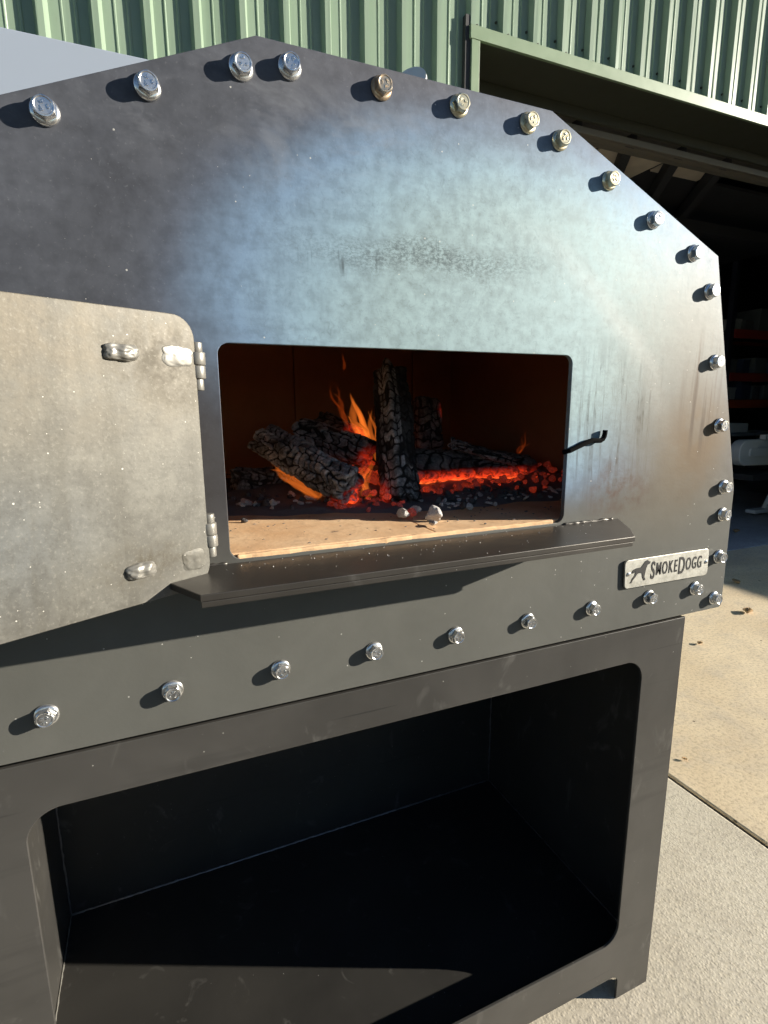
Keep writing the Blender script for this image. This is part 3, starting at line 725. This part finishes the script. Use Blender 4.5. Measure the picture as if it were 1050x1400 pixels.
dog = [(1.122, -.463), (1.128, -.460), (1.131, -.452), (1.140, -.443), (1.141, -.432), (1.134, -.438), (1.128, -.436), (1.133, -.428), (1.143, -.425), (1.160, -.424), (1.168, -.416), (1.174, -.409), (1.182, -.407), (1.188, -.411), (1.193, -.412), (1.191, -.418), (1.183, -.420), (1.179, -.430), (1.177, -.440), (1.175, -.452), (1.180, -.461), (1.174, -.462), (1.168, -.452), (1.165, -.441), (1.155, -.439), (1.148, -.441), (1.142, -.449), (1.134, -.456), (1.130, -.464)]
plate('dog_emblem', XZ([(x*1.0, z) for x, z in dog]), [], FR(NPY), .0006, M['ink'], np_o, .0001)
for rx, rz in ((1.117, -.438), (1.412, -.440)):
    bm = bmesh.new(); bmesh.ops.create_uvsphere(bm, u_segments=14, v_segments=8, radius=.0036, matrix=Matrix.Translation(W(rx, NPY, rz)) @ Matrix.Diagonal((1, .5, 1, 1))); bm_obj('rivet', bm, M['zinc'], np_o, True)

# ---- door, swung open on its left hinges
PH = R(27); HQ = Vector((.075, -.040)); dd = Vector((-math.cos(PH), -math.sin(PH)))
# local x runs along the door from the hinge edge, local y up, local z faces the camera
nx = Vector((dd.x, dd.y, 0)); nz = Vector((0, 0, 1)); nn = nx.cross(nz)      # normal
DM = Matrix(((nx.x, 0, nn.x, 0), (nx.y, 0, nn.y, 0), (0, 1, nn.z, 0), (0, 0, 0, 1)))
DM = Matrix.Translation(W(HQ.x, HQ.y, 0)) @ DM
def DP(s, z, o=0.): return DM @ Vector((s*S, z*S, o*S))
facing = 1 if nn.dot(W(0, -1, 0)-W(HQ.x, HQ.y, 0)) > 0 else -1
dp = round_poly([(0, -.307), (.86, -.307), (.86, .142), (0, .142)], [.042, .04, .04, .036], 8)
door = plate('door', [(a*S, b*S) for a, b in dp], [], DM, .0060, M['door'], oven, .0008)
tag(door, 'pale scorched inner face of the open door with weld slugs')
def blob_weld(name, s, z, rs, rz, h, seed, mat=M['weld'], amp=.065):
    bm = bmesh.new(); bmesh.ops.create_icosphere(bm, subdivisions=5, radius=1)
    for v in bm.verts:
        p = v.co.copy(); q = mnoise.noise(p*1.6+Vector((seed, 0, 0)))*amp*1.6+mnoise.noise(p*3.2+Vector((0, seed, 0)))*amp
        rad2 = math.hypot(p.x, p.y); e = 4.0
        k = (abs(p.x)**e+abs(p.y)**e)**(-1/e)*rad2 if rad2 > 1e-4 else 1
        zz = math.copysign(abs(p.z)**.7, p.z)*(1+.12*math.sin(p.x*8+seed+2*p.y*p.y)*(1-abs(p.x)))
        v.co = DP(s+p.x*k*(1+q)*rs, z+p.y*k*(1+q)*rz, facing*(.0060/2/S*0.8+zz*h*(1+q)))
    return bm_obj(name, bm, mat, door, True)
blob_weld('weld_slug', .120, .078, .0255, .0120, .013, 1.3)
blob_weld('weld_slug', .122, -.252, .0235, .0125, .013, 4.1)
blob_weld('hinge_weld', .031, .078, .026, .016, .0030, 7.7, M['weld'], .06)
blob_weld('hinge_weld', .030, -.256, .022, .018, .0026, 9.2, M['door'], .07)
# hinges: stacked barrels on a pin, standing in front of the plate
for hz, seed in ((.064, 1), (-.222, 2)):
    hx0, hy0 = .0800, -.0335
    prev = None
    for k, (dz, r, hh) in enumerate(((.031, .0095, .016), (.013, .0138, .021), (-.0085, .0128, .0215), (-.0285, .0092, .019))):
        bm = bmesh.new(); c = W(hx0, hy0, hz+dz); rn = random.Random(seed*10+k)
        rr = [r*.8, r*.95, r, r, r*.95, r*.8]; zz = [-hh*.5, -hh*.48, -hh*.42, hh*.42, hh*.48, hh*.5]; sh = Vector((rn.uniform(-.0006, .0006), rn.uniform(-.0006, .0006), 0))
        tube(bm, [c+sh+Vector((0, 0, q*S)) for q in zz], [q*S for q in rr], 18)
        bm_obj('hinge_barrel', bm, M['weld'], oven, True)
    bm = bmesh.new(); add_box(bm, W(hx0-.006, hy0+.004, hz-.02), W(hx0+.006, -.0005, hz+.015), .001); bm_obj('hinge_bracket', bm, M['weld'], oven)

# ================================================================== FIRE
def worley(u, v, nu, nv, rng, perv=True):
    """F1, F2 of a jittered grid in cell units; v wraps"""
    jx = rng.random((nu+2, nv)); jy = rng.random((nu+2, nv)); f1 = np.full(u.shape, 9.); f2 = np.full(u.shape, 9.)
    iu = np.floor(u).astype(int); iv = np.floor(v).astype(int); cid = np.zeros(u.shape)
    rv = rng.random((nu+2, nv))
    for a in (-1, 0, 1):
        for b in (-1, 0, 1):
            cu = np.clip(iu+a, -1, nu); cv = (iv+b) % nv
            px = iu+a+.28+.44*jx[cu+1, cv]; py = iv+b+.5*((iu+a) % 2)*0+.2+.6*jy[cu+1, cv]
            d = np.hypot(u-px, v-py); nw = d < f1
            f2 = np.where(nw, f1, np.minimum(f2, d)); cid = np.where(nw, rv[cu+1, cv], cid); f1 = np.where(nw, d, f1)
    return f1, f2, cid
def log(name, p0, p1, r0, r1, label, seed, nu, nv, crack=.009, section=None, hot=None, ash=1.0, rough=.10, group=None, spin=0., endcut=.55):
    rng = np.random.default_rng(seed); p0 = np.array(W(*p0)); p1 = np.array(W(*p1))
    L = np.linalg.norm(p1-p0); d = (p1-p0)/L
    a = np.cross(d, [0, 0, 1.]); a = a/np.linalg.norm(a) if np.linalg.norm(a) > .05 else np.array([1., 0, 0]); b = np.cross(a, d)
    NU, NVv = 150, 110; ncap = 10
    t = np.linspace(0, 1, NU)[:, None]*np.ones((1, NVv)); th = np.linspace(0, 2*np.pi, NVv, endpoint=False)[None, :]*np.ones((NU, 1))
    w1 = np.array([[mnoise.noise(Vector((seed*2.3+math.cos(q)*2.2, math.sin(q)*2.2, tt*L*15))) for q in th[0]] for tt in t[:, 0]])
    w2 = np.array([[mnoise.noise(Vector((seed*4.1+math.cos(q)*2.2+7, math.sin(q)*2.2, tt*L*15))) for q in th[0]] for tt in t[:, 0]])
    f1, f2, cid = worley(np.clip(t*nu+.9*w1, 0, nu-.01), (th/(2*np.pi)*nv+.8*w2) % nv, nu, nv, rng)
    edge = np.clip((f2-f1-.02*(1+w1))/.25, 0, 1); edge = edge*edge*(3-2*edge)
    g1, g2, _ = worley(t*nu*2.1+.3, (th/(2*np.pi)*nv*2) % (nv*2), int(nu*2.1)+3, nv*2, rng)
    e2 = np.clip((g2-g1)/.22, 0, 1)
    rad = (r0+(r1-r0)*t)
    if section is not None: rad = rad*section(th+spin)
    low = np.array([[mnoise.noise(Vector((seed*3.1+math.cos(q)*1.1, math.sin(q)*1.1, tt*L*14))) for q in th[0]] for tt in t[:, 0]])
    rad = rad*S*(1+rough*2.4*low)
    mid = np.array([[mnoise.noise(Vector((seed*1.7+math.cos(q)*5, math.sin(q)*5, tt*L*70))) for q in th[0]] for tt in t[:, 0]])
    rad = rad+crack*S*(-(1-edge)*1.0-(1-e2)*.35*edge+(cid-.5)*.55*edge+mid*.35)
    ends = np.minimum(t, 1-t)*L/(np.mean([r0, r1])*S)
    rad = rad*np.clip(1-np.clip(.16-ends, 0, 1)**2*4.0, .3, 1)
    wob = np.array([[mnoise.noise(Vector((seed*.7, q*1.3, e*9.)))*endcut for q in th[0]] for e in (0, 1)])
    along = t*L+np.where(t < .5, (1-t*2)*wob[0][None, :]*r0*S, (t*2-1)*wob[1][None, :]*r1*S)
    P = p0[None, None]+d*along[..., None]+a*(np.cos(th)*rad)[..., None]+b*(np.sin(th)*rad)[..., None]
    cr = np.clip(edge*(.72+.28*e2)*(.50+.50*cid)+.20*mid, 0, 1)
    verts = [tuple(q) for q in P.reshape(-1, 3)]; crust = list(cr.reshape(-1)); faces = []
    for i in range(NU-1):
        for j in range(NVv):
            k = (j+1) % NVv; faces.append((i*NVv+j, i*NVv+k, (i+1)*NVv+k, (i+1)*NVv+j))
    for side, row in ((0, 0), (1, NU-1)):      # end grain caps with radial cracks
        ring = P[row]; c = ring.mean(axis=0); base = row*NVv; prevr = list(range(base, base+NVv))
        for m in range(1, ncap):
            f = 1-m/ncap; cur = []
            for j in range(NVv):
                q = c+(ring[j]-c)*f; dn = mnoise.noise(Vector((seed, f*4+math.cos(th[0, j])*3, math.sin(th[0, j])*3)))
                q = q+d*(1 if side else -1)*(.006*dn+.004*(1-f))*S*1.5
                cur.append(len(verts)); verts.append(tuple(q)); crust.append(float(np.clip(.5+dn*.9, 0, 1)))
            for j in range(NVv):
                k = (j+1) % NVv; fc = (prevr[j], prevr[k], cur[k], cur[j]); faces.append(fc if side else fc[::-1])
            prevr = cur
        ci = len(verts); verts.append(tuple(c)); crust.append(.4)
        for j in range(NVv):
            k = (j+1) % NVv; fc = (prevr[j], prevr[k], ci); faces.append(fc if side else fc[::-1])
    faces = [f[::-1] for f in faces]
    org = (p0+p1)/2
    o = mesh_obj(name, verts, faces, M['char'], None, True, origin=tuple(org))
    ashv = np.full(len(verts), ash if not callable(ash) else .5)
    if callable(ash): ashv[:NU*NVv] = ash(t, th+spin).reshape(-1)
    V = np.array(verts); hv = np.zeros(len(verts))
    if hot is not None: hv = np.clip(np.array([hot((q[0]/S, q[1]/S, q[2]/S-G)) for q in V]), 0, 1)
    for nm, dat in (('crust', crust), ('hot', hv), ('ash', ashv)):
        at = o.data.attributes.new(nm, 'FLOAT', 'POINT'); at.data.foreach_set('value', np.asarray(dat, dtype=np.float32))
    bm = bmesh.new(); bm.from_mesh(o.data); bmesh.ops.recalc_face_normals(bm, faces=bm.faces); bm.to_mesh(o.data); bm.free()
    o.data.polygons.foreach_set('use_smooth', [True]*len(o.data.polygons))
    return tag(o, label, 'log', group)
def sph(c, r, k=1.): return lambda q: k*max(0, 1-math.dist(q, c)/r)
def square(th, p=5.): return (np.abs(np.cos(th))**p+np.abs(np.sin(th))**p)**(-1/p)
ASHA = 2.6
GRP = 'burning logs in the oven mouth'
log('burning_log', (.305, .62, -.098), (.474, .33, -.214), .050, .054, 'fat charred log slanting down to the right at the front of the fire', 11, 15, 10, .0095, ash=.9, hot=sph((.50, .36, -.27), .085, .9), group=GRP)
log('burning_log', (.440, .72, -.080), (.606, .52, -.142), .044, .046, 'shorter charred log lying behind the slanting front log', 12, 9, 9, .007, ash=.9, hot=sph((.62, .47, -.20), .10, .8), group=GRP)
log('burning_log', (.624, .335, -.262), (.674, .53, .104), .050, .047, 'upright split log with ash-grey edge leaning in the middle of the fire', 13, 15, 8, .0045, section=lambda th: square(th, 7)*.92, ash=lambda t, th: np.where(np.cos(th-ASHA) > .74, 1.0, np.where(t < .22, .8, .10)), rough=.05, spin=.5, hot=sph((.55, .36, -.24), .06, .5), group=GRP)
log('burning_log', (.735, .53, -.188), (1.185, .50, -.214), .060, .046, 'thick log lying right of the upright one, underside glowing orange', 14, 10, 9, .006, ash=.45, hot=lambda q: max(0, min(1, (-.196-q[2])/.055))*(1 if q[0] < 1.14 else .4), group=GRP)
log('burning_log', (.905, .72, -.16), (.912, .75, .022), .055, .046, 'stubby charred log end standing behind the upright log', 15, 6, 8, .006, section=lambda th: square(th, 4)*.95, ash=.6, hot=sph((.98, .70, -.02), .05, .5), group=GRP)
log('burning_log', (.225, .70, -.222), (.425, .70, -.235), .044, .046, 'small charred log lying at the far left of the fire', 16, 7, 9, .007, ash=.75, group=GRP)
log('burning_log', (.855, .455, -.118), (1.095, .455, -.186), .022, .018, 'thin curled black charred shard on top of the glowing log', 17, 7, 6, .006, section=lambda th: 1+.45*np.cos(2*th+.6), ash=.9, rough=.25, group=GRP)
log('burning_log', (.545, .86, -.05), (.665, .75, -.12), .040, .040, 'dim charred log tip at the back of the fire behind the flame', 18, 6, 8, .006, ash=.6, hot=sph((.66, .74, -.10), .07, .6), group=GRP)

# ash dust sheet on the hearth and an ember heap
NXG, NYG = 90, 50; vs = []; fs = []
def heap(x, y):
    h = 0
    for cx, cy, rx, ry, a in ((.60, .62, .20, .17, .085), (.95, .62, .26, .17, .065), (1.20, .62, .16, .26, .07), (.40, .68, .20, .14, .035), (.85, .38, .20, .10, .014)):
        q = ((x-cx)/rx)**2+((y-cy)/ry)**2; h = max(h, a*math.exp(-q*1.1))
    return h
for j in range(NYG):
    for i in range(NXG):
        x = .10+i*1.26/(NXG-1); y = .195+j*.90/(NYG-1)
        ed = min(1, max(0, (y-.195-.42*max(0, .55-x)-.035*mnoise.noise(Vector((x*9, 0, 2)))-.02)/.05))
        h = heap(x, y)+.006*ed*(1+mnoise.noise(Vector((x*22, y*22, 0))))
        vs.append(W(x, y, HZ-.004+ed*.0045+h*ed))
for j in range(NYG-1):
    for i in range(NXG-1): k = j*NXG+i; fs.append((k, k+1, k+NXG+1, k+NXG))
ab = mesh_obj('ash_bed', vs, fs, M['ashfloor'], None, True, origin=W(.7, .65, HZ)); tag(ab, 'grey ash dust spread over the hearth under the logs', 'ash', kind='stuff')
# lumps
def lump_mesh(name, seed, flat=1., sub=3):
    bm = bmesh.new(); bmesh.ops.create_icosphere(bm, subdivisions=sub, radius=1); rn = random.Random(seed)
    planes = [(Vector((rn.gauss(0, 1), rn.gauss(0, 1), rn.gauss(0, 1))).normalized(), rn.uniform(.38, .82)) for _ in range(12)]
    sx, sy, sz = rn.uniform(.8, 1.3), rn.uniform(.6, 1.0), rn.uniform(.55, .9)*flat
    for v in bm.verts:
        p = v.co.copy()
        for nrm, dd_ in planes:
            e = p.dot(nrm)-dd_
            if e > 0: p -= nrm*e*.92
        p *= 1+.16*mnoise.noise(p*2.6+Vector((seed, 0, 0)))+.09*mnoise.noise(p*6+Vector((0, seed, 0)))
        v.co = Vector((p.x*sx, p.y*sy, p.z*sz))
    me = bpy.data.meshes.new(name); bm.to_mesh(me); bm.free(); return me
LM = {}
for key in ('coal', 'ash', 'ember', 'embdim'):
    LM[key] = []
    for s in range(5):
        me = lump_mesh('lump', s+{'coal': 0, 'ash': 20, 'ember': 40, 'embdim': 60}[key], {'ash': .8}.get(key, 1.), 2 if key != 'ash' else 3); me.materials.append(M[key]); LM[key].append(me)
lr = random.Random(21)
def lump(name, key, x, y, z, r, label, cat, group):
    me = lr.choice(LM[key]); o = bpy.data.objects.new(name, me); o.location = W(x, y, z); o.scale = [r*S*lr.uniform(.8, 1.2) for _ in range(3)]
    o.rotation_euler = (lr.uniform(-.5, .5), lr.uniform(-.5, .5), lr.uniform(0, 6.28)); link(o); return tag(o, label, cat, group)
# grey charcoal row along the front of the ember bed
def row(n, x0, x1, yf, spread, r0, r1, key, name, label, cat, group, zadd=.0):
    for k in range(n):
        x = lr.uniform(x0, x1); y = yf(x)+lr.gauss(0, spread); r = lr.uniform(r0, r1)
        lump(name, key, x, y, HZ+.004+heap(x, y)*.9+r*.45+zadd, r, label, cat, group)
row(60, .70, 1.06, lambda x: .33-.04*(x-.7), .04, .008, .018, 'coal', 'charcoal_lump', 'grey charcoal lump in the row before the glowing log', 'charcoal', 'charcoal lumps before the glowing log')
row(46, .20, .56, lambda x: .54-.35*(x-.2), .045, .006, .017, 'coal', 'charcoal_lump', 'small grey charcoal lump below the left logs', 'charcoal', 'charcoal lumps below the left logs')
row(22, .20, .50, lambda x: .50-.3*(x-.2), .04, .007, .020, 'ash', 'ash_flake', 'pale flaky ash lump on the hearth below the left logs', 'ash lump', 'ash lumps below the left logs')
row(42, .68, 1.15, lambda x: .27, .04, .005, .015, 'ash', 'ash_flake', 'pale ash flake in front of the right-hand charcoal row', 'ash lump', 'ash flakes before the charcoal row')
row(50, .50, .63, lambda x: .47, .05, .009, .019, 'ember', 'glowing_coal', 'bright orange coal glowing between slanting and upright logs', 'glowing coal', 'glowing coals between the logs', .02)
row(18, .72, 1.15, lambda x: .44, .02, .007, .024, 'ember', 'glowing_coal', 'bright orange coal glowing under the thick right-hand log', 'glowing coal', 'glowing coals under the right log')
row(80, 1.0, 1.285, lambda x: .50, .13, .005, .022, 'embdim', 'red_coal', 'dull red coal smouldering at the right end of the fire', 'red coal', 'red coals at the right of the fire', .01)
row(36, .42, .62, lambda x: .37, .04, .008, .016, 'embdim', 'red_coal', 'dull red coal below the slanting front log', 'red coal', 'red coals below the front log')
row(26, .70, .95, lambda x: .40, .03, .012, .026, 'embdim', 'red_coal', 'dull red coal just right of the upright log', 'red coal', 'red coals right of the upright log')
# the sunlit pieces that rolled to the front
for nm, key, x, y, r, lb in (('ash_lump', 'ash', .542, .158, .030, 'round white ash ball at the foot of the upright log'), ('ash_lump', 'ash', .604, .118, .026, 'broken white ash lump in the sun on the hearth'), ('ash_lump', 'ash', .578, .066, .015, 'small black and white ash crumb nearest the sill'), ('charcoal_lump', 'embdim', .576, .170, .020, 'reddish coal between two white ash lumps'), ('ash_lump', 'ash', .592, .195, .026, 'long pale ash stick beside the upright log'), ('charcoal_lump', 'coal', .186, .285, .010, 'tiny grey coal alone on the sunny left hearth')):
    o = lump(nm, key, x, y, HZ+r*.6, r, lb, 'ash lump' if key == 'ash' else 'charcoal', None)
crumb = bmesh.new(); crn = random.Random(77)
for k in range(80):
    x = crn.uniform(.14, 1.0); y = crn.uniform(.03, .30); r = crn.uniform(.0008, .0030)*S
    ret = bmesh.ops.create_icosphere(crumb, subdivisions=1, radius=r)
    off = W(x, y, HZ+.001)
    for v in ret['verts']: v.co = Vector((v.co.x*crn.uniform(.7, 2.2), v.co.y, v.co.z*.7))+off
cb = bm_obj('charcoal_crumbs', crumb, M['coal'], None, origin=W(.55, .2, HZ)); tag(cb, 'tiny black charcoal crumbs scattered on the sunlit hearth', 'crumbs', kind='stuff')
crumb = bmesh.new()
for k in range(90):
    x = crn.uniform(.08, .95); y = -.004-abs(crn.gauss(0, .06)); r = crn.uniform(.00025, .0008)
    if y < -.155: continue
    ret = bmesh.ops.create_icosphere(crumb, subdivisions=1, radius=r); off = W(x, y, -.2851)
    for v in ret['verts']: v.co = v.co+off
cb = bm_obj('ash_specks', crumb, M['ash'], None, origin=W(.5, -.08, -.285)); tag(cb, 'white ash specks scattered over the steel sill', 'ash specks', kind='stuff')

# flames: several thin torn tongues each
def flame(base, tip, w, label, seed, th=.45, bend=.016, layers=3, mat='flame'):
    rn = random.Random(seed); a0 = W(*base); b0 = W(*tip); N, K = 30, 14; vs = []; fs = []; hs = []
    for la in range(layers):
        a = a0+Vector((rn.uniform(-1, 1), rn.uniform(-1, 1), 0))*w*S*.35; b = a0.lerp(b0, rn.uniform(.62, 1.0) if la else 1.0)+Vector((rn.uniform(-1, 1), rn.uniform(-1, 1), 0))*w*S*.5
        d = (b-a).normalized(); side = d.cross(Vector((.35, .94, 0))).normalized(); dep = side.cross(d); ph = rn.uniform(0, 6); o0 = len(vs); wl_ = w*rn.uniform(.75, 1.1)
        for i in range(N):
            t = i/(N-1); prof = max(.02, (t+.10)**.5*(1-t)**.8*1.55)
            c = a.lerp(b, t)+side*(bend*S*t*math.sin(t*5.2+ph))+dep*(bend*.5*S*math.sin(t*3+ph*2))
            tw = t*2.0+ph
            s2 = side*math.cos(tw*.35)+dep*math.sin(tw*.35); d2 = dep*math.cos(tw*.35)-side*math.sin(tw*.35)
            for k in range(K):
                q = 2*math.pi*k/K; wi = wl_*S*prof*(1+.55*mnoise.noise(Vector((seed+la*3.3+math.cos(q)*.8, t*4.5, math.sin(q)*.8))))
                vs.append(c+s2*math.cos(q)*wi+d2*math.sin(q)*wi*th); hs.append(t)
        for i in range(N-1):
            for k in range(K): fs.append((o0+i*K+k, o0+i*K+(k+1) % K, o0+(i+1)*K+(k+1) % K, o0+(i+1)*K+k))
        fs.append(tuple(o0+k for k in range(K-1, -1, -1))); fs.append(tuple(o0+(N-1)*K+k for k in range(K)))
    o = mesh_obj('flame', vs, fs, M[mat], None, True, origin=tuple(a0))
    bm = bmesh.new(); bm.from_mesh(o.data); bmesh.ops.recalc_face_normals(bm, faces=bm.faces); bm.to_mesh(o.data); bm.free()
    at = o.data.attributes.new('height', 'FLOAT', 'POINT'); at.data.foreach_set('value', np.array(hs, dtype=np.float32))
    return tag(o, label, 'flame', 'flames of the wood fire')
flame((.640, .60, -.150), (.590, .64, .045), .036, 'broad orange flame rising left of the upright log', 1)
flame((.650, .57, -.170), (.648, .62, -.010), .020, 'narrow bright flame tight against the upright log', 2)
flame((.565, .62, .108), (.563, .62, .165), .008, 'small detached flame lick under the mouth top edge', 3, bend=.004, mat='flamedim')
flame((.420, .44, -.250), (.305, .56, -.165), .026, 'orange flame licking under the slanting front log', 4, bend=.012)
flame((.585, .66, -.06), (.535, .68, .072), .010, 'thin curling flame wisp behind the short log', 5, bend=.02, mat='flamedim')
flame((.545, .40, -.262), (.560, .44, -.150), .022, 'small orange flame in the gap before the upright log', 6)
flame((1.20, .58, -.17), (1.26, .60, -.095), .009, 'dim red flame wisp over the right end of the fire', 7, bend=.02, mat='flamedim')

# ================================================================== dry leaves
def leaf(x, y, s, rot, label):
    a = W(x, y, ZG); vs = []; fs = []; n = 8
    M4 = Matrix.Translation(a) @ Matrix.Rotation(rot, 4, 'Z')
    for i in range(n+1):
        t = i/n; w = math.sin(math.pi*t)**.8*.34*s+.002
        for k, sd in enumerate((-1, 0, 1)): vs.append(M4 @ Vector(((t-.5)*s, sd*w, .004+abs(sd)*.010*s/.05+.012*(t-.4)**2*s/.05)))
    for i in range(n):
        for k in (0, 1): q = i*3+k; fs.append((q, q+1, q+4, q+3))
    o = mesh_obj('dry_leaf', vs, fs, M['leaf'], None, True, origin=a); o.modifiers.new('thickness', 'SOLIDIFY').thickness = .0008
    tag(o, label, 'leaf', 'dry leaves on the concrete')
leaf(4.967, 2.033, .075, .5, 'curled tan leaf on the sunlit driveway below the oven corner')
leaf(5.70, 2.64, .07, 1.2, 'dark leaf at the edge of the shade on the driveway')
leaf(2.54, .78, .018, 2.2, 'small brown leaf fragment beside the slab joint')
leaf(3.95, 1.75, .035, .2, 'tiny dark leaf crumb on the tan driveway near the stand')
leaf(8.0, 4.2, .09, .4, 'dark leaf lying on the shaded shed floor')
